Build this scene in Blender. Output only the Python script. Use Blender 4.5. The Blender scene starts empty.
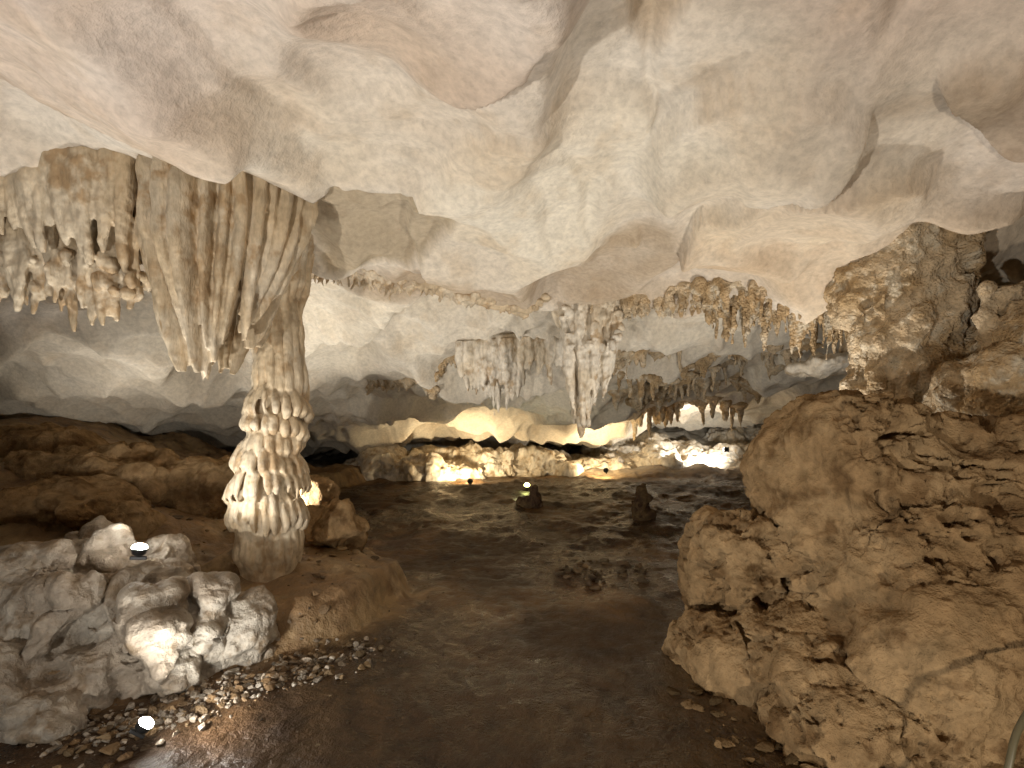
import bpy, bmesh, math, random
import numpy as np
from mathutils import Vector
random.seed(7); RS=np.random.RandomState(11)
scene=bpy.context.scene
U=random.uniform
# ---------------------------------------------------------------- noise
TAB=RS.rand(64,64,64).astype(np.float32)
def vnoise(p):
    i=np.floor(p).astype(np.int32); f=(p-i).astype(np.float32); f=f*f*f*(f*(f*6-15)+10)
    i&=63; j=(i+1)&63
    x0,y0,z0=i.T; x1,y1,z1=j.T; fx,fy,fz=f.T
    a=TAB[x0,y0,z0]*(1-fx)+TAB[x1,y0,z0]*fx
    b=TAB[x0,y1,z0]*(1-fx)+TAB[x1,y1,z0]*fx
    c=TAB[x0,y0,z1]*(1-fx)+TAB[x1,y0,z1]*fx
    d=TAB[x0,y1,z1]*(1-fx)+TAB[x1,y1,z1]*fx
    return ((a*(1-fy)+b*fy)*(1-fz)+(c*(1-fy)+d*fy)*fz)*2-1
def fbm(p,scale,octv=4,gain=.5,off=0.,ridge=False):
    q=p*scale+off+7.3; s=0;a=1.;n=0
    for o in range(octv):
        v=vnoise(q)
        if ridge: v=1-2*np.abs(v)
        s=s+a*v;n+=a;a*=gain;q=q*2.03+3.7
    return s/n
def sstep(a,b,x):
    t=np.clip((x-a)/(b-a),0,1); return t*t*(3-2*t)
def facets(x,y,size,k,seed,tilt=.08,off=.05,curv=0.):
    u=x/size; v=y/size
    iu=np.floor(u).astype(int); iv=np.floor(v).astype(int)
    W=0;H=0;C=0
    for a in range(-1,2):
        for b in range(-1,2):
            cu=(iu+a)&63; cv=(iv+b)&63
            r=lambda s:TAB[cu,cv,(seed+s)&63]
            px=iu+a+.1+.8*r(0); py=iv+b+.1+.8*r(1)
            dx=(u-px);dy=(v-py); d=np.sqrt(dx*dx+dy*dy)
            w=np.exp(-k*d)
            h=(r(2)-.5)*2*off+((r(3)-.5)*dx+(r(4)-.5)*dy)*2*tilt+curv*d*d
            W=W+w;H=H+w*h;C=C+w*r(5)
    return H/W,C/W
def terrace(t,w):
    f=np.floor(t); return f+sstep(.5-w,.5+w,t-f)
def cells3(p,scale,k=14,seed=0,tilt=1.):
    q=p*scale; i=np.floor(q).astype(int); F=np.full(len(q),9.); W=0;H=0
    for a in (-1,0,1):
        for b in (-1,0,1):
            for c in (-1,0,1):
                I=(i[:,0]+a)&63;J=(i[:,1]+b)&63;K=(i[:,2]+c)&63
                r0=TAB[I,J,(K+seed)&63];r1=TAB[J,K,(I+seed+9)&63];r2=TAB[K,I,(J+seed+23)&63]
                dx=q[:,0]-i[:,0]-a-r0;dy=q[:,1]-i[:,1]-b-r1;dz=q[:,2]-i[:,2]-c-r2
                d=np.sqrt(dx*dx+dy*dy+dz*dz); F=np.minimum(F,d); w=np.exp(-k*d)
                H=H+w*((r0-.5)*dy+(r1-.5)*dz+(r2-.5)*dx+(r0+r1-1)*.35)*2*tilt; W=W+w
    return F,H/W
# ---------------------------------------------------------------- materials
PAL={}
def rock_mat(name,c1,c2,c3,cs=1.5,bscale=8.,bdist=.04,rough=.75,rv=.15,spec=.3,streak=False,pit=0.,mod=.62,det=5,glossy=True,var=.22):
    m=bpy.data.materials.new(name); m.use_nodes=True
    nt=m.node_tree; N=nt.nodes; L=nt.links
    tc=N.new('ShaderNodeTexCoord'); co=tc.outputs['Object']
    if streak:
        mp=N.new('ShaderNodeMapping'); mp.inputs['Scale'].default_value=(1,1,.3); L.new(co,mp.inputs['Vector']); co=mp.outputs['Vector']
    n=N.new('ShaderNodeTexNoise'); n.inputs['Scale'].default_value=bscale; n.inputs['Detail'].default_value=det
    n.inputs['Roughness'].default_value=.68; L.new(co,n.inputs['Vector'])
    at=N.new('ShaderNodeAttribute'); at.attribute_name='tint'
    mr=N.new('ShaderNodeMapRange'); mr.inputs['From Min'].default_value=.3; mr.inputs['From Max'].default_value=.62
    mr.inputs['To Min'].default_value=mod; mr.inputs['To Max'].default_value=1.08; L.new(n.outputs['Fac'],mr.inputs['Value'])
    x=N.new('ShaderNodeVectorMath'); x.operation='SCALE'; L.new(at.outputs['Color'],x.inputs[0]); L.new(mr.outputs[0],x.inputs['Scale'])
    h=n.outputs['Fac']
    if pit:
        vo=N.new('ShaderNodeTexVoronoi'); vo.inputs['Scale'].default_value=bscale*3.2; L.new(tc.outputs['Object'],vo.inputs['Vector'])
        ma=N.new('ShaderNodeMath'); ma.operation='MULTIPLY_ADD'; ma.inputs[1].default_value=pit
        L.new(vo.outputs['Distance'],ma.inputs[0]); L.new(h,ma.inputs[2]); h=ma.outputs[0]
    b1=N.new('ShaderNodeBump'); b1.inputs['Strength'].default_value=1; b1.inputs['Distance'].default_value=bdist
    L.new(h,b1.inputs['Height'])
    b=N['Principled BSDF']
    if glossy:
        b.inputs['Specular IOR Level'].default_value=spec
        L.new(x.outputs[0],b.inputs['Base Color']); L.new(b1.outputs[0],b.inputs['Normal'])
        r2=N.new('ShaderNodeMapRange'); r2.inputs['From Min'].default_value=.35; r2.inputs['From Max'].default_value=.65
        r2.inputs['To Min'].default_value=rough-rv; r2.inputs['To Max'].default_value=rough+rv; L.new(n.outputs['Fac'],r2.inputs['Value']); L.new(r2.outputs[0],b.inputs['Roughness'])
    else:
        N.remove(b); d=N.new('ShaderNodeBsdfDiffuse'); d.inputs['Roughness'].default_value=.5
        L.new(x.outputs[0],d.inputs['Color']); L.new(b1.outputs[0],d.inputs['Normal']); L.new(d.outputs[0],N['Material Output'].inputs['Surface'])
    PAL[name]=(np.array(c1),np.array(c2),np.array(c3),cs,var); return m
def colorize(co,mat):
    c1,c2,c3,cs,var=PAL[mat.name]
    a=sstep(-.25,.25,fbm(co,cs,4,.6,off=50))[:,None]; c=c1*(1-a)+c2*a
    a=sstep(.0,.42,fbm(co,cs*3.1,5,.65,off=70))[:,None]; c=c*(1-a)+c3*a
    return c*(1+var*fbm(co,cs*14,3,.7,off=90))[:,None]
M_ceil=rock_mat('ceiling_limestone',(.69,.65,.59),(.655,.61,.54),(.63,.57,.49),.9,20,.014,.68,mod=.82,glossy=False,var=.12)
M_flow=rock_mat('flowstone',(.64,.54,.40),(.56,.44,.29),(.44,.31,.18),2.2,11,.024,.55,streak=True)
M_pale=rock_mat('pale_calcite',(.70,.63,.52),(.60,.51,.38),(.43,.32,.20),2.2,10,.03,.6,streak=True)
M_crust=rock_mat('crusted_flowstone',(.60,.47,.31),(.47,.33,.18),(.64,.55,.41),2.6,12,.045,.65,pit=-.45,glossy=False)
M_brown=rock_mat('ochre_rock',(.39,.265,.14),(.31,.20,.10),(.19,.115,.055),1.9,9,.065,.75,glossy=False)
M_bank=rock_mat('bank_rock',(.34,.235,.12),(.27,.17,.085),(.17,.10,.045),1.4,7,.05,.62,spec=.4)
M_white=rock_mat('white_calcite',(.47,.42,.35),(.38,.315,.245),(.25,.185,.12),2.4,9,.05,.5)
M_dark=rock_mat('dark_stone',(.12,.08,.04),(.08,.05,.03),(.05,.03,.02),4,14,.03,.6,glossy=False)
def plain(name,c,rough=.5,metal=0,em=0):
    m=bpy.data.materials.new(name); m.use_nodes=True; b=m.node_tree.nodes['Principled BSDF']
    n=m.node_tree.nodes.new('ShaderNodeTexNoise'); n.inputs['Scale'].default_value=40; n.inputs['Detail'].default_value=1
    mx=m.node_tree.nodes.new('ShaderNodeMix'); mx.data_type='RGBA'
    mx.inputs[6].default_value=(*c,1); mx.inputs[7].default_value=(*[v*.7 for v in c],1)
    m.node_tree.links.new(n.outputs['Fac'],mx.inputs['Factor']); m.node_tree.links.new(mx.outputs[2],b.inputs['Base Color'])
    b.inputs['Roughness'].default_value=rough; b.inputs['Metallic'].default_value=metal
    if em: b.inputs['Emission Color'].default_value=(*c,1); b.inputs['Emission Strength'].default_value=em
    return m
M_house=plain('lamp_housing',(.05,.05,.05),.4,.6); M_cable=plain('cable_rubber',(.13,.11,.06),.45)
# ---------------------------------------------------------------- mesh helpers
def settint(me,tint):
    a=me.attributes.new('tint','FLOAT_COLOR','POINT')
    a.data.foreach_set('color',np.hstack([np.clip(tint,0,.9),np.ones((len(tint),1))]).astype(np.float32).ravel())
def mk(name,V,F,mat,smooth=True,tint=None):
    me=bpy.data.meshes.new(name)
    V=np.asarray(V,dtype=np.float32)
    if isinstance(F,np.ndarray):
        me.vertices.add(len(V)); me.vertices.foreach_set('co',V.ravel())
        me.loops.add(F.size); me.loops.foreach_set('vertex_index',F.ravel().astype(np.int32))
        me.polygons.add(len(F)); me.polygons.foreach_set('loop_start',np.arange(0,F.size,F.shape[1],dtype=np.int32))
        me.polygons.foreach_set('loop_total',np.full(len(F),F.shape[1],dtype=np.int32)); me.update(calc_edges=True)
    else: me.from_pydata([tuple(v) for v in V],[],F)
    me.polygons.foreach_set('use_smooth',[smooth]*len(me.polygons))
    if tint is not None: settint(me,tint)
    me.materials.append(mat); me.update()
    o=bpy.data.objects.new(name,me); scene.collection.objects.link(o); return o
def grid_faces(nr,nc,flip=False):
    i=np.arange(nr*nc).reshape(nr,nc)
    a,b,c,d=i[:-1,:-1].ravel(),i[:-1,1:].ravel(),i[1:,1:].ravel(),i[1:,:-1].ravel()
    return np.stack([a,d,c,b] if flip else [a,b,c,d],1)
class Sol:
    def __init__(s): s.V=[];s.F=[]
    def tube(s,P,R,n=10,ell=1.,ang=0.):
        b=len(s.V); ca,sa=math.cos(ang),math.sin(ang)
        for (x,y,z),r in zip(P,R):
            for k in range(n):
                t=2*math.pi*k/n; u=r*math.cos(t)*ell; v=r*math.sin(t)
                s.V.append((x+u*ca-v*sa,y+u*sa+v*ca,z))
        m=len(P)
        for i in range(m-1):
            for k in range(n):
                s.F.append((b+i*n+k,b+i*n+(k+1)%n,b+(i+1)*n+(k+1)%n,b+(i+1)*n+k))
        s.F.append(tuple(b+k for k in range(n))[::-1]); s.F.append(tuple(b+(m-1)*n+k for k in range(n)))
    def drop(s,top,end,r0,r1=.012,bulge=0.,n=9,ell=1.,ang=0.,pw=1.3,seg=9,wob=.015,rp=.7):
        P=[];R=[]
        ph=random.uniform(0,6)
        for i in range(seg+1):
            t=i/seg; q=t**pw
            P.append((top[0]+(end[0]-top[0])*q+wob*math.sin(ph+t*5),top[1]+(end[1]-top[1])*q+wob*math.cos(ph+t*4),top[2]+(end[2]-top[2])*t))
            R.append((r0*(1-t)**rp+r1)*(1+bulge*math.sin(math.pi*min(1,t*1.4)))*(1+random.uniform(-.06,.06)))
        s.tube(P,R,n,ell,ang)
    def ball(s,c,r,rot=0.,n=20,pw=1.):
        b=len(s.V); ca,sa=math.cos(rot),math.sin(rot); m=n//2
        g=lambda v:math.copysign(abs(v)**pw,v)
        for i in range(1,m):
            p=math.pi*i/m
            for k in range(n):
                t=2*math.pi*k/n; u=r[0]*g(math.sin(p))*g(math.cos(t)); v=r[1]*g(math.sin(p))*g(math.sin(t))
                s.V.append((c[0]+u*ca-v*sa,c[1]+u*sa+v*ca,c[2]+r[2]*g(math.cos(p))))
        s.V.append((c[0],c[1],c[2]+r[2])); s.V.append((c[0],c[1],c[2]-r[2])); T=b+(m-1)*n
        for i in range(m-2):
            for k in range(n): s.F.append((b+i*n+k,b+(i+1)*n+k,b+(i+1)*n+(k+1)%n,b+i*n+(k+1)%n))
        for k in range(n):
            s.F.append((T,b+k,b+(k+1)%n)); q=b+(m-2)*n; s.F.append((T+1,q+(k+1)%n,q+k))
    def build(s,name,mat,vox=.015,disp=((4,.03,4),),ridge=None,smooth=2,facet=(),knob=None,pits=None):
        o=mk('tmp',s.V,s.F,mat)
        md=o.modifiers.new('r','REMESH'); md.mode='VOXEL'; md.voxel_size=vox
        if smooth:
            sm=o.modifiers.new('s','SMOOTH'); sm.iterations=smooth; sm.factor=.5
        dg=bpy.context.evaluated_depsgraph_get(); ev=o.evaluated_get(dg)
        me=bpy.data.meshes.new_from_object(ev); n=len(me.vertices)
        co=np.zeros(n*3,np.float32); me.vertices.foreach_get('co',co); co=co.reshape(-1,3).astype(float)
        no=np.zeros(n*3,np.float32); me.vertices.foreach_get('normal',no); no=no.reshape(-1,3)
        d=np.zeros(n)
        wp=co+.12*np.stack([fbm(co,2,3,off=k*5) for k in range(3)],1)
        for sc,am in facet: d=d+am*cells3(wp,sc,16,int(sc*7))[1]
        for i,(sc,am,oc) in enumerate(disp): d=d+am*fbm(co,sc,oc,.55,off=i*11)
        if ridge: d=d+ridge[1]*fbm(co,ridge[0],4,.5,off=31,ridge=True)
        if knob: d=d+knob[1]*(1-np.clip(cells3(co+.02*np.stack([fbm(co,9,2,off=k*5) for k in range(3)],1),knob[0],8,3)[0],0,1)**2)*(.5+.8*np.clip(fbm(co,2.,2,off=66)+.3,0,1))
        if pits:
            for sc,am,th in pits: d=d-am*sstep(th,th+.16,fbm(co*np.array([1,1,1.5]),sc,4,.55,off=77+sc))*sstep(-.25,.2,fbm(co,1.1,2,off=15))
        co=co+no*np.reshape(d,(-1,1))
        me.vertices.foreach_set('co',co.astype(np.float32).ravel())
        me.polygons.foreach_set('use_smooth',[True]*len(me.polygons)); settint(me,colorize(co,mat)); me.update()
        bpy.data.objects.remove(o); me.materials.clear(); me.materials.append(mat)
        ob=bpy.data.objects.new(name,me); scene.collection.objects.link(ob); return ob
# ---------------------------------------------------------------- ceiling
def pl_dist(x,y,pts):
    d=np.full(x.shape,1e9)
    for (ax,ay),(bx,by) in zip(pts[:-1],pts[1:]):
        ex,ey=bx-ax,by-ay; t=np.clip(((x-ax)*ex+(y-ay)*ey)/(ex*ex+ey*ey),0,1)
        d=np.minimum(d,np.hypot(x-ax-t*ex,y-ay-t*ey))
    return d
def poly_sd(x,y,pts,closed=False):
    d=pl_dist(x,y,pts+[pts[0]] if closed else pts)
    ins=np.zeros(x.shape,bool); n=len(pts)
    for i in range(n):
        (ax,ay),(bx,by)=pts[i],pts[(i+1)%n]
        c=((ay>y)!=(by>y))&(x<(bx-ax)*(y-ay)/(by-ay+1e-12)+ax); ins^=c
    return np.where(ins,d,-d)
def chaikin(pts,n=1):
    for _ in range(n):
        o=[]
        for i in range(len(pts)):
            a,b=pts[i],pts[(i+1)%len(pts)]
            o+=[(a[0]*.75+b[0]*.25,a[1]*.75+b[1]*.25),(a[0]*.25+b[0]*.75,a[1]*.25+b[1]*.75)]
        pts=o
    return pts
# overlapping bedding plates on the near ceiling (plan outline, step depth, albedo)
PLATES=[([(1.55,4.9),(1.5,4.0),(1.65,3.5),(2.0,3.15),(2.5,3.05),(3.4,3.35),(5.2,3.6),(5.2,5.8),(2.6,5.6)],.12,(1.0,.92,.81)),
        ([(.85,3.2),(1.05,2.75),(1.5,2.55),(2.0,2.75),(1.85,3.3),(1.4,3.9),(.8,3.9)],.12,(1.04,1.03,1.0)),
        ([(-.9,3.9),(-.3,2.9),(.5,2.7),(.95,3.1),(.9,4.0),(1.3,4.9),(.3,5.6),(-.8,5.3)],.06,(1.05,1.03,.98)),
        ([(2.0,2.6),(2.3,2.15),(3.2,2.2),(4.5,2.5),(4.6,3.1),(2.9,2.95)],.07,(.68,.60,.51)),
        ([(-1.9,4.6),(-1.5,3.4),(-.4,3.6),(-.5,4.2),(-1.1,4.9)],-.06,(.60,.53,.41)),
        ([(.3,1.2),(.62,1.3),(.80,2.2),(.7,2.75),(.5,2.4)],-.05,(.68,.59,.48)),
        ([(-2.9,2.3),(-2.3,1.9),(-1.2,2.1),(-1.1,2.7),(-2.0,3.0)],.07,(.95,.90,.85)),
        ([(-1.2,1.9),(-.2,1.5),(.2,2.1),(-.3,2.6),(-.9,2.5)],.06,(.86,.78,.72))]
PLATES=[(chaikin(p),a,c) for p,a,c in PLATES]
def lip_y(x): return 6.1+.35*np.sin(x*.9+.4)-.14*np.clip(-x,0,4)-.25*np.clip(x-2,0,3)
def ceil_z(x,y,full=False):
    P=np.stack([x,y,0*x],1)
    w1=fbm(P,.6,3,off=3); w2=fbm(P,.6,3,off=17)
    wx=x+.45*w1; wy=y+.45*w2
    h1,c1=facets(wx,wy*.8,1.25,14,3,tilt=.42,off=.07,curv=-.40)
    h2,c2=facets(wx+.3*h1,wy*.9,.58,13,21,tilt=.17,off=.03,curv=-.24)
    near=3.40+.08*fbm(P,.35,2,off=5)-.05*np.clip(x-2.2,0,9)-.12*sstep(0,-1.5,x)*sstep(4,5.2,y)+.62*sstep(3.0,4.1,x)*sstep(2.7,3.4,y)*sstep(5.4,4.6,y)
    near=near+.85*h1+.85*h2*(.45+.55*sstep(-.3,.3,fbm(P,.8,2,off=36)))
    tn=fbm(P,.7,2,.4,off=28)*3.0
    near=near-.05*terrace(tn,.14)
    px=x+.09*fbm(P,1.3,4,off=71); py=y+.09*fbm(P,1.3,4,off=75)
    T=np.ones((len(x),3)) if full else None
    fw=.03+.4*sstep(-.1,.3,fbm(P,1.0,2,off=91))
    for pts,dz,col in PLATES:
        sd=poly_sd(px,py,pts,True); m=sstep(-.012,.0+fw,sd)
        near=near-dz*m*(1+.5*np.exp(-np.clip(sd,0,9)/.3))
        if full: mm=m; T=T*(1-mm[:,None]*.85)+np.array(col)*mm[:,None]*.85
    cr=pl_dist(px,py,[(.50,1.7),(.58,2.1),(.66,2.5),(.72,2.85),(.85,3.0)]); near=near+.03*np.exp(-(cr/.025)**2)
    d=np.clip(y-6,0,30)
    right=sstep(1.0,4.5,x-.1*d)
    slope=.25*(1-right)+.10*right
    far=3.34-slope*d-.17*np.clip(-x-2.3,0,12)-.12*np.clip(x-6,0,9)
    far=np.where(far<1.55,1.55-(1.55-far)*.25,far)
    h3,c3=facets(wx*.75,wy,1.2,15,40,tilt=.45,off=.14,curv=-.30)
    h4,c4=facets(wx,wy,.5,13,52,tilt=.15,off=.05,curv=-.15)
    far=far+.95*h3+1.0*h4-.06*terrace(tn*1.6+.3,.14)
    yl=lip_y(x)+.25*fbm(P,1.4,3,off=9)
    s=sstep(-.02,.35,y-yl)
    rim=-.10*np.exp(-((y-yl+.05)/.22)**2)
    z=near*(1-s)+far*s+rim+.006*fbm(P,4.5,4,.6,off=2)+.02*fbm(P,1.3,3,off=12)
    if full: return z,(c1*(1-s)+c3*s),(c2*(1-s)+c4*s),s,T,tn
    return z
def fan(n_r,n_c,y0,y1,w0,wk):
    t=np.linspace(0,1,n_r); yy=y0+(y1-y0)*(t**1.9)
    s=np.linspace(-1,1,n_c); Y,S=np.meshgrid(yy,s,indexing='ij')
    X=S*(w0+wk*np.clip(Y,0,99)); return X.ravel(),Y.ravel()
NR,NC=800,800
X,Y=fan(NR,NC,-3,24,5.5,.75)
Z,ca,cb,sf,PT,tn=ceil_z(X,Y,True)
P=np.stack([X,Y,Z],1)
v=np.clip(ca*.95+cb*.35-.14+.12*fbm(P,.8,4,.5,off=8),0,1)
cols=np.array([[.68,.58,.47],[.85,.77,.68],[1.0,.96,.91],[1.05,1.0,.92],[1.12,1.11,1.07]])
idx=v*4; i0=np.clip(idx.astype(int),0,3); fr=(idx-i0)[:,None]; fr=fr*fr*(3-2*fr)
T=cols[i0]*(1-fr)+cols[i0+1]*fr
T=T*(.1+.9*PT)
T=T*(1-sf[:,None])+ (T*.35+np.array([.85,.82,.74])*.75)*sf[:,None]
pink=(sstep(4.0,1.8,Y)*(.4+.6*sstep(-.2,.3,fbm(P,.5,3,off=62))))[:,None]; T=T*(1-pink*np.array([.14,.21,.21]))
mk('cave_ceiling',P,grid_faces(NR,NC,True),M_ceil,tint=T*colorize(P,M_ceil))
# ---------------------------------------------------------------- ground
LB=[(-30,2.2),(-3.6,2.6),(-2.7,2.85),(-2.0,3.35),(-1.4,3.8),(-1.02,4.4),(-1.05,5.0),(-1.5,5.7),(-2.4,6.5),(-3.2,8),(-3.6,10),(-3.4,12.2),(-30,12.2)]
RB=[(30,1.9),(2.2,2.2),(1.5,2.7),(1.25,3.4),(1.5,4.2),(2.4,4.8),(3.6,6),(4.6,8),(5.6,10),(7.5,13),(9,16),(30,17)]
def ground_z(x,y):
    P=np.stack([x,y,0*x],1)
    n1=fbm(P,.5,3,off=1); n2=fbm(P,2.2,5,off=4); n3=fbm(P,6,5,.6,off=14)
    z=.40*sstep(6,12.5,y)+.06*n1+.035*n2+.014*n3
    z=z+.09*np.clip(fbm(P,1.3,4,off=23,ridge=True),0,1)*sstep(4.5,8,y)
    dl=poly_sd(x,y,LB)+.14*n2+.2*fbm(P,1.1,3,off=6)
    hl=.32*sstep(-.04,.20,dl)+.06*sstep(.15,.5,dl)+.42*np.clip(dl-.9,0,3)+.16*fbm(P,1.4,5,off=33)*sstep(0,.5,dl)+.10*sstep(.9,1.1,dl)
    hl=hl+.10*facets(x+.3*n1,y+.2*n2,.8,14,9,tilt=.5,off=.6)[0]*sstep(.2,.8,dl)
    hl=np.where(hl>1.5,1.5+(hl-1.5)*.5,hl)
    dr=poly_sd(x,y,RB)+.1*n2
    hr=.12*sstep(-.1,.4,dr)+.45*np.clip(dr-.5,0,8)+.12*n2*sstep(0,.5,dr)
    bk=1.2*sstep(15.5,21,y+.9*n1)+.25*sstep(12,13.5,y)*sstep(2,4,x)
    pile=.30*fbm(P,1.2,5,off=44)*sstep(12,14,y)
    return z+hl+hr+bk+pile,dl,dr
X,Y=fan(NR,NC,-3,26,5.5,.8)
Z,dl,dr=ground_z(X,Y)
P=np.stack([X,Y,Z],1)
wet=sstep(.1,-.3,dl)*sstep(.1,-.3,dr)*sstep(14,11,Y)
T=colorize(P,M_bank)*(1.0-wet[:,None]*np.array([.80,.84,.88]))
T=T*(1+1.1*(wet*sstep(.0,.4,fbm(P,1.0,4,off=58)))[:,None])
bkw=sstep(12.5,14,Y)[:,None]; T=T*(1-bkw)+bkw*np.array([.50,.44,.35])*(.9+.3*fbm(P,2,4,off=3))[:,None]
g=mk('cave_ground',P,grid_faces(NR,NC),M_bank,tint=T)
a=g.data.attributes.new('wet','FLOAT','POINT'); a.data.foreach_set('value',(wet*sstep(-.3,.25,fbm(P,.9,4,off=81))).astype(np.float32))
nt=M_bank.node_tree; bs=nt.nodes['Principled BSDF']; src=bs.inputs['Roughness'].links[0].from_socket
at=nt.nodes.new('ShaderNodeAttribute'); at.attribute_name='wet'
m1=nt.nodes.new('ShaderNodeMath'); m1.operation='MULTIPLY_ADD'; m1.inputs[1].default_value=-.36; nt.links.new(at.outputs['Fac'],m1.inputs[0]); nt.links.new(src,m1.inputs[2]); nt.links.new(m1.outputs[0],bs.inputs['Roughness'])
def gz(x,y): return float(ground_z(np.array([x]),np.array([y]))[0][0])
def cz(x,y): return float(ceil_z(np.array([x]),np.array([y]))[0])
# ---------------------------------------------------------------- big left drapery
s=Sol()
tip=(-2.04,3.42); C=(-2.00,3.55)
s.ball((C[0],C[1],3.30),(.46,.32,.26))
s.drop((C[0],C[1],3.3),(tip[0],tip[1]+.03,2.15),.29,.04,pw=1.3)
NB=27
for k in range(NB):
    a=2*math.pi*k/NB+U(-.07,.07); rx,ry=.43,.31
    out=1+.06*math.sin(3*a+1)
    top=(C[0]+rx*out*math.cos(a),C[1]+ry*out*math.sin(a),3.42+U(-.03,.04))
    cv=.66+.14*math.sin(k*1.9)
    e=(tip[0]+cv*(top[0]-tip[0])*.9,tip[1]+cv*(top[1]-tip[1])*.8)
    zx=1.89+(1.25*abs(e[0]-tip[0]) if e[0]>tip[0] else .80*abs(e[0]-tip[0]))+.12*(k%2)+U(-.06,.08)
    s.drop(top,(e[0],e[1],zx),random.choice([.024,.032,.046]),.014,bulge=.3,ell=2.4,ang=a,pw=2.1,seg=14,wob=.012,rp=.34,n=12)
for k in range(7):
    x=tip[0]+U(-.10,.10); y=tip[1]+U(-.06,.05); s.drop((x,y,2.6),(x+U(-.02,.02),y,1.90+abs(x-tip[0])*1.4),.045,.014,rp=.4)
s.build('flowstone_drapery',M_flow,.0085,((2.5,.022,3),(14,.006,3)),smooth=1)
# left ragged drapery
s=Sol()
def curtain(s,path,ztop,n,ln,r,jit=.03,ell=1.,back=.0,taper=1.3,rp=.5,r1=.012):
    path=np.array(path); seg=np.hypot(*np.diff(path[:,:2],axis=0).T); cum=np.r_[0,np.cumsum(seg)]
    for k in range(n):
        q=(k+.5)/n*cum[-1]; x=np.interp(q,cum,path[:,0]); y=np.interp(q,cum,path[:,1]); zt=np.interp(q,cum,path[:,2]) if path.shape[1]>2 else ztop
        l=np.interp(q/cum[-1],[p[0] for p in ln],[p[1] for p in ln])*U(.6,1.12)
        x+=U(-jit,jit); y+=U(-jit,jit)
        s.drop((x,y,zt),(x+U(-.02,.02),y+back+U(-.02,.02),zt-l),r*U(.7,1.25),r1,bulge=.15,pw=taper,ell=ell,rp=rp)
s.ball((-3.3,3.5,3.32),(.95,.26,.20)); s.ball((-2.72,3.5,3.34),(.25,.22,.20)); s.ball((-3.05,3.6,3.0),(.8,.12,.28))
curtain(s,[(-4.1,3.2,3.2),(-3.4,3.18,3.28),(-2.9,3.22,3.36),(-2.50,3.3,3.40)],0,46,[(0,.35),(.3,.42),(.6,.5),(.85,.64),(1,.7)],.036,.008,1.0,.05,rp=.30)
curtain(s,[(-4.1,3.42,3.0),(-3.0,3.42,3.0),(-2.5,3.44,3.0)],0,60,[(0,.40),(.5,.52),(.8,.75),(1,.5)],.032,.05,rp=.45)
for k in range(90):
    x=U(-3.9,-2.5); z=U(2.55,2.82)-.12*(x+3.1)*(x>-3.1); s.ball((x,3.47+U(-.12,.1),z),(U(.02,.05),U(.03,.05),U(.03,.07)),n=8)
s.build('stalactite_curtain',M_flow,.009,((4,.016,3),(18,.009,3)),smooth=1)
# ---------------------------------------------------------------- column
s=Sol()
def cx(z): return -2.12+(z-.35)/2.6*.16+.02*math.sin(z*4)
zz=[.1,.35,.6,.9,1.2,1.5,1.7,1.95,2.2,2.5,2.8,3.1,3.5]
rr=[.34,.225,.255,.275,.235,.21,.21,.175,.155,.145,.145,.20,.40]
s.tube([(cx(z),4.4,z) for z in zz],rr,24)
def skirt(zt,zb,r,n,rd,dz=.12,flare=1.12,start=.84):
    r*=.84; sq=U(0,6)
    for k in range(n):
        a=2*math.pi*k/n+U(-.06,.06); t=zt+U(-.03,.03)+.05*math.sin(a+sq); b=zb+U(-dz,dz)+.05*math.sin(a+sq); x0=cx((t+b)/2)
        P=[];R=[]
        for i in range(9):
            q=i/8; rad=r*(start+(flare-start)*q**.6)*(1-.12*max(0,q-.75)*4)
            P.append((x0+rad*math.cos(a+.04*q),4.4+rad*math.sin(a+.04*q),t+(b-t)*q)); R.append(rd*(.9+.2*math.sin(math.pi*q))*(1-q**6*.55)+.004)
        s.tube(P,R,8)
skirt(3.3,2.6,.30,16,.034,flare=.58,start=1.2); skirt(2.95,2.36,.18,14,.030,flare=1.0); skirt(2.60,2.02,.20,15,.030,flare=1.06); skirt(2.25,1.80,.215,16,.030,.06,1.12)
skirt(1.92,1.68,.28,20,.027,.03,1.18,.72); skirt(1.74,1.56,.29,21,.026,.02,1.14,.8); skirt(1.60,1.40,.26,20,.026,.025,1.12,.8); skirt(1.44,1.22,.31,23,.027,.03,1.2,.76); skirt(1.26,1.00,.36,26,.028,.035,1.16,.78); skirt(1.04,.74,.34,25,.028,.05,1.14,.84); skirt(.80,.42,.29,22,.030,.05,1.08,.86)
s.build('limestone_column',M_flow,.0100,((2.5,.035,3),(16,.007,3)),smooth=1)
s=Sol()
for t in np.linspace(0,1,90):
    x=-2.5+2.9*t; y=float(lip_y(np.array([x]))[0])-.12+U(-.1,.1); z=cz(x,y)
    s.ball((x,y,z+.02),(U(.04,.1),U(.05,.1),U(.03,.06)),n=8)
    s.drop((x+U(-.03,.03),y,z+.02),(x,y,z-U(.05,.18)*(1.2-t)),U(.018,.032),.007)
s.build('stalactite_fringe',M_flow,.012,((6,.02,3),),smooth=1)
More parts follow.
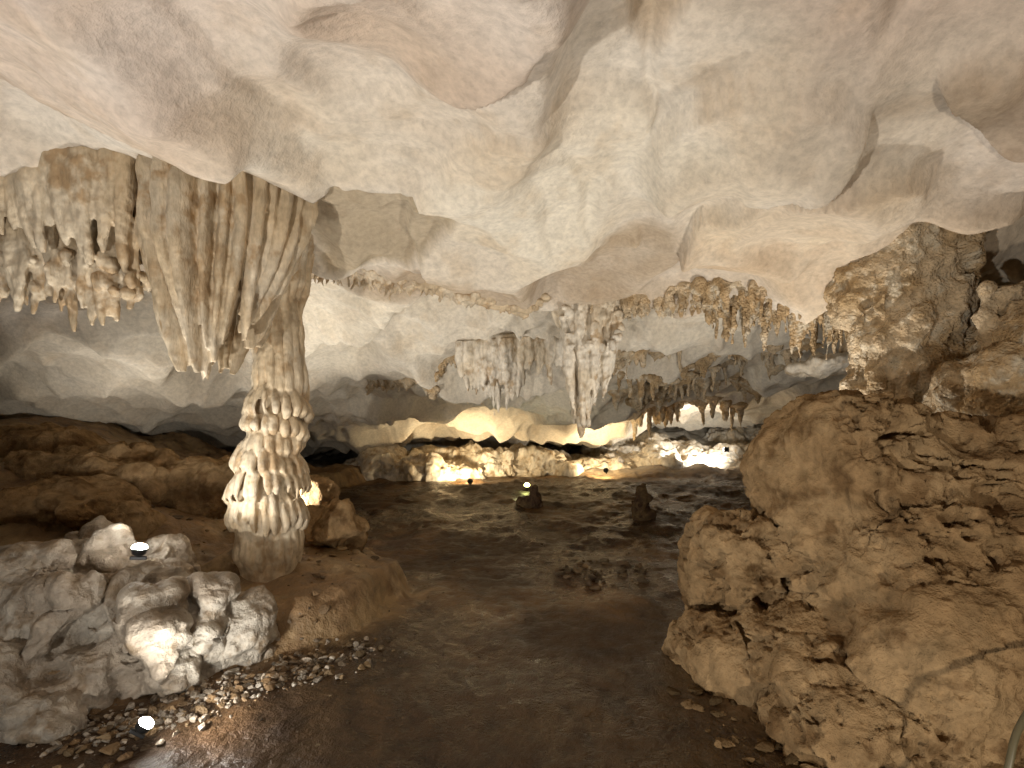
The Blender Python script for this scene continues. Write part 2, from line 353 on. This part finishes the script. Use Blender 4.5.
# ---------------------------------------------------------------- centre stalactites
s=Sol()
s.ball((.95,6.55,3.38),(.66,.3,.16)); s.drop((.98,6.6,3.5),(.93,6.55,1.75),.24,.05,pw=1)
for k in range(60):
    a=U(0,6.28); q_=U(.2,1)**.6; x=.98+.50*q_*math.cos(a); y=6.55+.26*q_*math.sin(a)
    l=max(.25,1.3-1.15*abs(x-.92)/.5+U(-.25,.2)); zt=3.35
    s.drop((x,y,zt),(x*.8+.93*.2,y,zt-l),U(.035,.06),.012,bulge=.1,ell=1.1,rp=.55)
for k in range(26):
    x=U(.62,1.28); y=6.5+U(-.14,.14); s.drop((x,y,2.80),(.93+(x-.93)*.8,y,1.58+abs(x-.88)*1.3+U(-.06,.3)),U(.035,.055),.012,bulge=.25,rp=.5)
s.drop((.9,6.5,2.2),(.88,6.5,1.5),.08,.02)
for k in range(50):
    x=U(.6,1.35); s.ball((x,6.3+U(-.05,.1),U(2.6,3.3)),(U(.03,.07),U(.03,.06),U(.03,.08)),n=8)
s.build('stalactite',M_pale,.0125,((4,.03,3),(14,.02,3)),smooth=1)
s=Sol()
s.ball((-.2,7.6,2.92),(.60,.26,.14)); s.ball((.55,7.6,2.95),(.4,.2,.10))
curtain(s,[(-.72,7.45,2.88),(.25,7.4,2.95)],0,24,[(0,.6),(.2,.7),(.5,1.05),(.7,1.1),(1,.5)],.06,.04)
curtain(s,[(-.7,7.6,2.85),(.25,7.55,2.9)],0,20,[(0,.55),(.5,1.05),(1,.6)],.065,.04)
curtain(s,[(.25,7.45,2.95),(.85,7.45,2.98)],0,13,[(0,.5),(.5,.65),(1,.4)],.06,.03)
s.build('stalactite.001',M_pale,.0135,((4,.03,3),(14,.016,3)),smooth=1)
s=Sol()
rim=[(-.25,6.5,3.32),(.5,6.35,3.36),(1.6,6.4,3.34),(2.2,6.05,3.28),(2.7,5.6,3.22),(3.1,5.35,3.16),(3.6,5.1,3.12),(4.2,4.9,3.1)]
pr=np.array(rim)
for t in np.linspace(0,7,130):
    x,y,z=[np.interp(t,range(8),pr[:,i]) for i in range(3)]
    s.ball((x+U(-.04,.04),y+U(-.14,.14),z+U(-.06,.05)),(U(.05,.12),U(.06,.13),U(.04,.12)),n=10)
curtain(s,rim,0,170,[(0,.12),(.2,.2),(.3,.34),(.45,.30),(.55,.28),(.7,.5),(.8,.6),(.9,.6),(1,.7)],.034,.11,r1=.008)
curtain(s,[(1.3,6.5,3.3),(2.4,6.0,3.25),(3.1,5.5,3.15),(3.8,5.2,3.1)],0,90,[(0,.3),(.3,.28),(.5,.62),(.75,.75),(1,.9)],.042,.14,r1=.008)
s.build('stalactite_fringe.001',M_crust,.0125,((4,.03,3),(15,.02,3)),smooth=1)
s=Sol()
def hang(pts,n,jx,jy,b,l,r):
    pp=np.array(pts)
    for t in np.linspace(0,len(pp)-1,n):
        x=np.interp(t,range(len(pp)),pp[:,0])+U(-jx,jx);y=np.interp(t,range(len(pp)),pp[:,1])+U(-jy,jy); z=cz(x,y)
        s.ball((x,y,z+.02),(U(b*.6,b*1.3),U(b*.6,b*1.3),U(b*.4,b*.8)),n=8)
        s.drop((x,y,z+.03),(x,y,z-l*U(.2,1)**2),U(r*.6,r*1.3),.01)
hang([(-2.6,9.2),(-1.9,8.7),(-1.2,8.2),(-.5,7.8)],130,.04,.05,.075,.20,.035)
hang([(1.4,7.9),(2.4,8.2),(3.4,8.4),(4.6,8.2)],90,.3,.55,.12,.42,.045)
hang([(2.2,10),(3.6,10.5),(5.4,10.6)],60,.3,.6,.2,.5,.08)
s.build('stalactite_fringe.002',M_crust,.018,((4,.03,3),(12,.025,3)),smooth=1)
s=Sol()
hang([(3.0,13.2),(4.2,13.0),(6.0,13.5)],50,.4,.6,.2,.8,.10)
s.build('stalactite_fringe.003',M_crust,.026,((4,.04,3),(10,.03,3)),smooth=1)
# ---------------------------------------------------------------- right boulder
s=Sol()
s.ball((2.24,3.45,.86),(.44,.60,1.00),.12,pw=.58); s.ball((2.80,3.35,.66),(.70,.72,.96),-.1,pw=.58); s.ball((3.5,3.05,.50),(1.0,.85,1.0),.1,pw=.62)
s.ball((1.76,3.8,.46),(.36,.45,.48),.3,pw=.65); s.ball((1.60,3.50,.03),(.46,.50,.26),.2,pw=.7); s.ball((2.65,2.95,.40),(.85,.42,.92),-.2,pw=.6)
s.ball((2.05,3.15,.08),(.60,.50,.46),-.2,pw=.65); s.ball((3.0,2.75,.25),(1.2,.45,.75),.05,pw=.6); s.ball((2.3,2.75,-.05),(.9,.45,.35),.1,pw=.7)
s.build('boulder',M_brown,.0118,((1.0,.12,4),(4.5,.045,5),(12,.028,4)),ridge=(1.7,.03),smooth=16,facet=((1.1,.12),(3.2,.04)),pits=((3.2,.09,.20),(8.,.06,.10),(15.,.03,.14)))
# right wall flowstone
s=Sol()
s.tube([(3.55,4.9,.6),(3.5,4.85,1.2),(3.5,4.8,1.9),(3.55,4.75,2.4),(3.6,4.8,2.85),(3.7,4.9,3.5)],[.46,.36,.33,.40,.50,.62],22)
s.ball((4.5,4.6,1.7),(.75,.7,1.05)); s.ball((3.95,4.0,1.4),(.55,.6,.85),pw=.8); s.ball((4.1,3.75,2.15),(.36,.7,.50)); s.ball((5.2,4.2,2.0),(.9,1.2,1.1)); s.ball((4.3,4.8,2.4),(.5,.4,.4))
s.ball((4.3,3.3,1.4),(.65,.8,.85),pw=.8); s.ball((6.4,2.2,1.3),(1.3,2.2,1.6)); s.ball((4.8,3.0,1.0),(1.0,1.4,1.2)); s.ball((4.2,3.6,2.0),(.4,.6,.55)); s.ball((6.8,4.5,2.2),(.9,2.5,2.4))
for k in range(40):
    a=U(math.pi*.95,math.pi*1.9); zt=U(2.1,3.0); r=.38+max(0,zt-2.4)*.25
    x=3.6+r*math.cos(a); y=4.78+r*math.sin(a); s.drop((x,y,zt),(3.52+.34*math.cos(a),4.8+.34*math.sin(a),zt-U(.5,1.3)),U(.03,.06),.012,bulge=.2)
for k in range(60):
    x=U(3.7,4.7); s.drop((x,4.15+(x-3.7)*-.3,U(2.3,2.75)),(x,4.1,U(1.5,2.3)),U(.025,.05),.010)
s.build('flowstone_wall',M_crust,.0165,((1.6,.10,4),(7,.05,4),(16,.03,3)),ridge=(3,.02),smooth=4,facet=((2,.10),),knob=(9,.03),pits=((5.,.10,.15),))
s=Sol(); s.ball((4.0,6.4,2.45),(.3,.25,.12)); s.ball((4.22,6.4,2.6),(.10,.2,.16)); s.ball((4.0,6.6,2.4),(.45,.3,.10)); s.drop((4.3,6.5,3.2),(4.2,6.45,2.4),.1,.06)
s.build('calcite_lump',M_pale,.018,((4,.06,4),),facet=((5,.06),))
# ---------------------------------------------------------------- left mound
s=Sol()
for c,r in [((-2.85,3.3,.32),(.45,.36,.36)),((-2.42,3.45,.34),(.30,.28,.38)),((-2.12,3.45,.22),(.20,.22,.30)),((-1.90,3.6,.18),(.20,.2,.22)),((-3.0,2.98,.10),(.45,.25,.26)),((-2.55,3.08,.12),(.26,.20,.24)),((-2.20,3.18,.08),(.22,.16,.20)),
            ((-2.74,3.50,.62),(.15,.18,.28)),((-2.95,3.45,.56),(.14,.2,.30)),((-3.20,3.35,.55),(.20,.25,.30)),((-3.6,3.1,.30),(.4,.45,.45)),((-3.05,3.75,.68),(.15,.2,.24)),((-2.5,3.62,.52),(.16,.2,.26)),((-3.3,2.8,.08),(.4,.3,.3)),((-2.62,3.28,.44),(.16,.16,.22)),((-2.75,2.85,.04),(.4,.2,.2))]: s.ball(c,r,U(-.5,.5),pw=.8)
for k in range(16):
    x=U(-3.3,-2.0); y=3.1+U(-.1,.35); z=U(.3,.7)-(x+2.6)*.1; s.drop((x,y,z),(x+U(-.05,.05),y-.12,z-U(.2,.4)),U(.05,.09),.03,bulge=.3)
s.build('flowstone_mound',M_white,.0105,((1.6,.05,3),(4.5,.06,5),(14,.016,3)),ridge=(3.2,.05),smooth=5,facet=((3.0,.10),(7,.03)),pits=((6.,.05,.12),))
s=Sol()
for c,r in [((-1.75,5.2,.55),(.16,.22,.42)),((-1.98,5.4,.45),(.3,.3,.35)),((-4.4,5.4,1.0),(.9,.5,.42)),((-3.4,5.6,.9),(.6,.4,.35)),((-5.6,6,1.15),(.9,.6,.45)),((-2.9,6.3,.7),(.7,.4,.4)),((-3.9,4.6,.8),(.6,.4,.3))]: s.ball(c,r,pw=.75)
s.build('rock_outcrop',M_brown,.0165,((1.6,.10,5),(6,.04,4)),smooth=6,facet=((2.2,.12),(6,.03)),ridge=(2.5,.04),pits=((4,.06,.18),))
# ---------------------------------------------------------------- far ledge
s=Sol()
for k in range(18):
    x=-3.6+k*.29+U(-.1,.1); y=12.8+.55*math.sin(x*1.1+1)+U(-.15,.2); h=.50+.12*math.sin(k*.7)-.14*max(0,x+.2)
    s.ball((x,y,.52),(U(.3,.7),U(.5,.8),max(.15,h+U(-.12,.04))),U(-.5,.5),pw=.75)
s.ball((-.9,13.4,.5),(2.6,.6,.64),pw=.7)
s.build('rock_ledge',M_pale,.026,((1.2,.16,5),(5,.09,5)),ridge=(1.7,.12),smooth=8,facet=((1.0,.24),(3.5,.08)))
s=Sol()
for k in range(70):
    x=U(1.2,9.0); y=14.0+U(-.2,4.2); zc=gz(x,y); r=U(.25,.65); s.ball((x,y,zc+.04),(r*U(1,2.),r,r*U(.35,.85)),U(0,3),12,pw=.75)
s.build('rock_pile',M_pale,.035,((1.8,.12,5),(6,.07,4)),smooth=3,facet=((1.5,.2),(4,.08)))
s=Sol(); x,y=2.12,8.4; g_=gz(x,y); s.drop((x,y,g_-.05),(x+.03,y,g_+.60),.11,.05,bulge=.2,seg=8); s.ball((x-.03,y,g_+.48),(.06,.07,.1)); s.ball((x+.05,y,g_+.06),(.2,.18,.14)); s.ball((x+.12,y,g_+.36),(.06,.08,.08))
s.build('stalagmite',M_dark,.012,((6,.05,4),),facet=((8,.04),))
s=Sol(); x,y=.42,9.3; g_=gz(x,y); s.drop((x,y,g_-.05),(x+.0,y,g_+.36),.10,.04); s.ball((x-.1,y,g_+.04),(.22,.18,.12))
s.build('stalagmite.001',M_dark,.012,((6,.04,4),),facet=((8,.04),))
# ---------------------------------------------------------------- loose stones
bm=bmesh.new(); bmesh.ops.create_icosphere(bm,subdivisions=2,radius=1); bv=np.array([v.co[:] for v in bm.verts]); bf=np.array([[v.index for v in f.verts] for f in bm.faces]); bm.free()
def rubble(name,n,fn,mat,smin,smax,mul=1.):
    pts=[fn() for _ in range(n)]; X_=np.array([p[0] for p in pts]);Y_=np.array([p[1] for p in pts]); G=ground_z(X_,Y_)[0]
    Vs=[];Fs=[];b=0
    for k in range(n):
        r=smin+(smax-smin)*random.random()**3
        q=bv.copy()
        for _ in range(8):
            nrm=np.array([random.gauss(0,1) for _ in range(3)]); nrm/=np.linalg.norm(nrm); dd=q@nrm; h=U(.35,.75); q=q-np.outer(np.clip(dd-h,0,None),nrm)
        q=q*np.array([U(.7,1.4),U(.7,1.4),U(.5,.9)])
        a=U(0,6.28);c_,s_=math.cos(a),math.sin(a); q=np.stack([q[:,0]*c_-q[:,1]*s_,q[:,0]*s_+q[:,1]*c_,q[:,2]],1)*r
        q+=np.array([X_[k],Y_[k],G[k]+r*.12]); Vs.append(q);Fs.append(bf+b);b+=len(q)
    V=np.vstack(Vs); mk(name,V,np.vstack(Fs),mat,smooth=False,tint=colorize(V,mat)*mul*np.repeat([U(.35,1.15) for _ in range(n)],len(bv))[:,None])
def f1():
    t=random.random(); return (-2.3+1.15*t+random.gauss(0,.16),2.6+1.05*t+random.gauss(0,.14))
rubble('gravel',900,f1,M_white,.003,.036,1.15)
rubble('rubble',600,f1,M_bank,.003,.045,.8)
def f2(): return (1.05+.5*random.random()+random.gauss(0,.08),3.0-.6*random.random()+random.gauss(0,.1))
rubble('rubble.001',120,f2,M_brown,.004,.05,.75)
rubble('path_stones',500,lambda:(U(-2.0,1.8),2.0+6*random.random()**1.3),M_bank,.003,.016,.35)
def f4():
    a=U(0,6.28);r=random.random()**.5; return (1.05+.55*r*math.cos(a),5.6+.5*r*math.sin(a))
rubble('flat_stones',90,f4,M_bank,.015,.08,.5)
rubble('bank_stones',260,lambda:(U(-3.6,-1.3),U(3.6,6.0)),M_bank,.006,.06,1.)
cu=bpy.data.curves.new('power_cable','CURVE'); cu.dimensions='3D'; cu.bevel_depth=.012; cu.bevel_resolution=4
sp=cu.splines.new('BEZIER'); pts=[(2.75,2.20,.66),(2.18,2.04,.60),(1.90,1.92,.48),(1.80,1.88,.30),(1.7,1.95,.05),(1.45,1.85,.03)]
sp.bezier_points.add(len(pts)-1)
for b_,p_ in zip(sp.bezier_points,pts): b_.co=p_; b_.handle_left_type=b_.handle_right_type='AUTO'
co=bpy.data.objects.new('power_cable',cu); co.data.materials.append(M_cable); scene.collection.objects.link(co)
# ---------------------------------------------------------------- lamps
def box(parent,name,c,sz,mat):
    x,y,z=[v/2 for v in sz]; V=[(c[0]+a*x,c[1]+b*y,c[2]+d*z) for a in(-1,1) for b in(-1,1) for d in(-1,1)]
    o=mk(name,V,[(0,1,3,2),(4,6,7,5),(0,4,5,1),(2,3,7,6),(0,2,6,4),(1,5,7,3)],mat,False); o.parent=parent
    bv_=o.modifiers.new('b','BEVEL'); bv_.width=.006; bv_.segments=2; return o
def lamp(loc,target,power,color,size=.06,em=40,cone=150,blend=.8,sc=1.0,lens=None):
    e=bpy.data.objects.new('floodlight',None); scene.collection.objects.link(e); e.location=loc
    d=(Vector(target)-Vector(loc)).normalized(); e.rotation_euler=d.to_track_quat('Z','Y').to_euler(); e.scale=(sc,)*3
    s=Sol(); s.tube([(0,0,-.07),(0,0,-.05),(0,0,-.005),(0,0,.0)],[.02,.05,.062,.062],20); o=mk('housing',s.V,s.F,M_house); o.parent=e
    box(e,'bracket',(0,-.0,-.085),(.03,.12,.03),M_house)
    g=plain('lamp_glass',lens or color,.3,0,em)
    s=Sol(); s.ball((0,0,0),(.058,.058,.040),n=20); o=mk('lens',s.V,s.F,g); o.parent=e
    l=bpy.data.lights.new('beam','SPOT'); l.energy=power; l.color=color; l.shadow_soft_size=size; l.spot_size=math.radians(cone); l.spot_blend=blend
    lo=bpy.data.objects.new('beam',l); scene.collection.objects.link(lo); lo.parent=e; lo.location=(0,0,.06); lo.rotation_euler=(math.pi,0,0)
WARM=(1,.88,.72); NEU=(1,.955,.88); GOLD=(1,.80,.50)
lamp((-1.86,2.60,.11),(-1.60,2.72,.45),34,(1,.97,.90),em=250,cone=178,blend=.15,sc=.65)
lamp((-2.40,3.30,.84),(-2.30,3.35,1.9),75,(1,.96,.88),em=250,cone=178,blend=.15,sc=.75)
lamp((-2.6,5.4,.75),(-2.2,8,3.0),240,NEU,cone=165)
lamp((-4.9,6.4,1.40),(-5.2,7.6,2.6),45,NEU,cone=170,sc=.4)  # unseen lamp, added to brighten the far left ceiling
lamp((-.9,11.0,.50),(-1.2,13,1.0),260,GOLD,cone=160,sc=1.0)
lamp((.31,10.6,.46),(.4,9.6,2.2),22,(1,.95,.7),cone=170,lens=(1,1,.3),sc=1.)
lamp((2.2,12.0,.66),(2.2,14.4,1.1),240,GOLD,cone=140,sc=1.0)
lamp((5.5,13.2,1.10),(4.4,15.5,1.1),520,(1,.97,.9),cone=140,sc=1.1)
lamp((2.35,4.75,.45),(1.6,5.2,3.2),230,NEU,cone=165)  # unseen lamp behind the boulder, added to brighten centre ceiling and right wall
# foreground floods, beside / behind the photographer
lamp((-2.1,-1.0,.22),(.3,3.6,3.3),520,NEU,.05,em=10,cone=115)
lamp((1.7,-.8,.5),(2.4,3.8,1.8),190,WARM,.05,em=10,cone=135)
# ---------------------------------------------------------------- world, camera
w=bpy.data.worlds.new('World'); scene.world=w; w.use_nodes=True
nt=w.node_tree; sk=nt.nodes.new('ShaderNodeTexSky'); sk.sky_type='NISHITA'; sk.sun_disc=False; sk.sun_elevation=math.radians(4)
nt.links.new(sk.outputs[0],nt.nodes['Background'].inputs[0]); nt.nodes['Background'].inputs[1].default_value=.01
cam=bpy.data.cameras.new('Camera'); cam.lens=18; cam.sensor_width=36; cam.shift_y=.045; cam.clip_end=200; cam.clip_start=.05
c=bpy.data.objects.new('Camera',cam); scene.collection.objects.link(c); c.location=(0,0,1.6); c.rotation_euler=(math.pi/2,0,0); scene.camera=c
scene.view_settings.view_transform='Standard'; scene.view_settings.look='None'; scene.view_settings.exposure=0
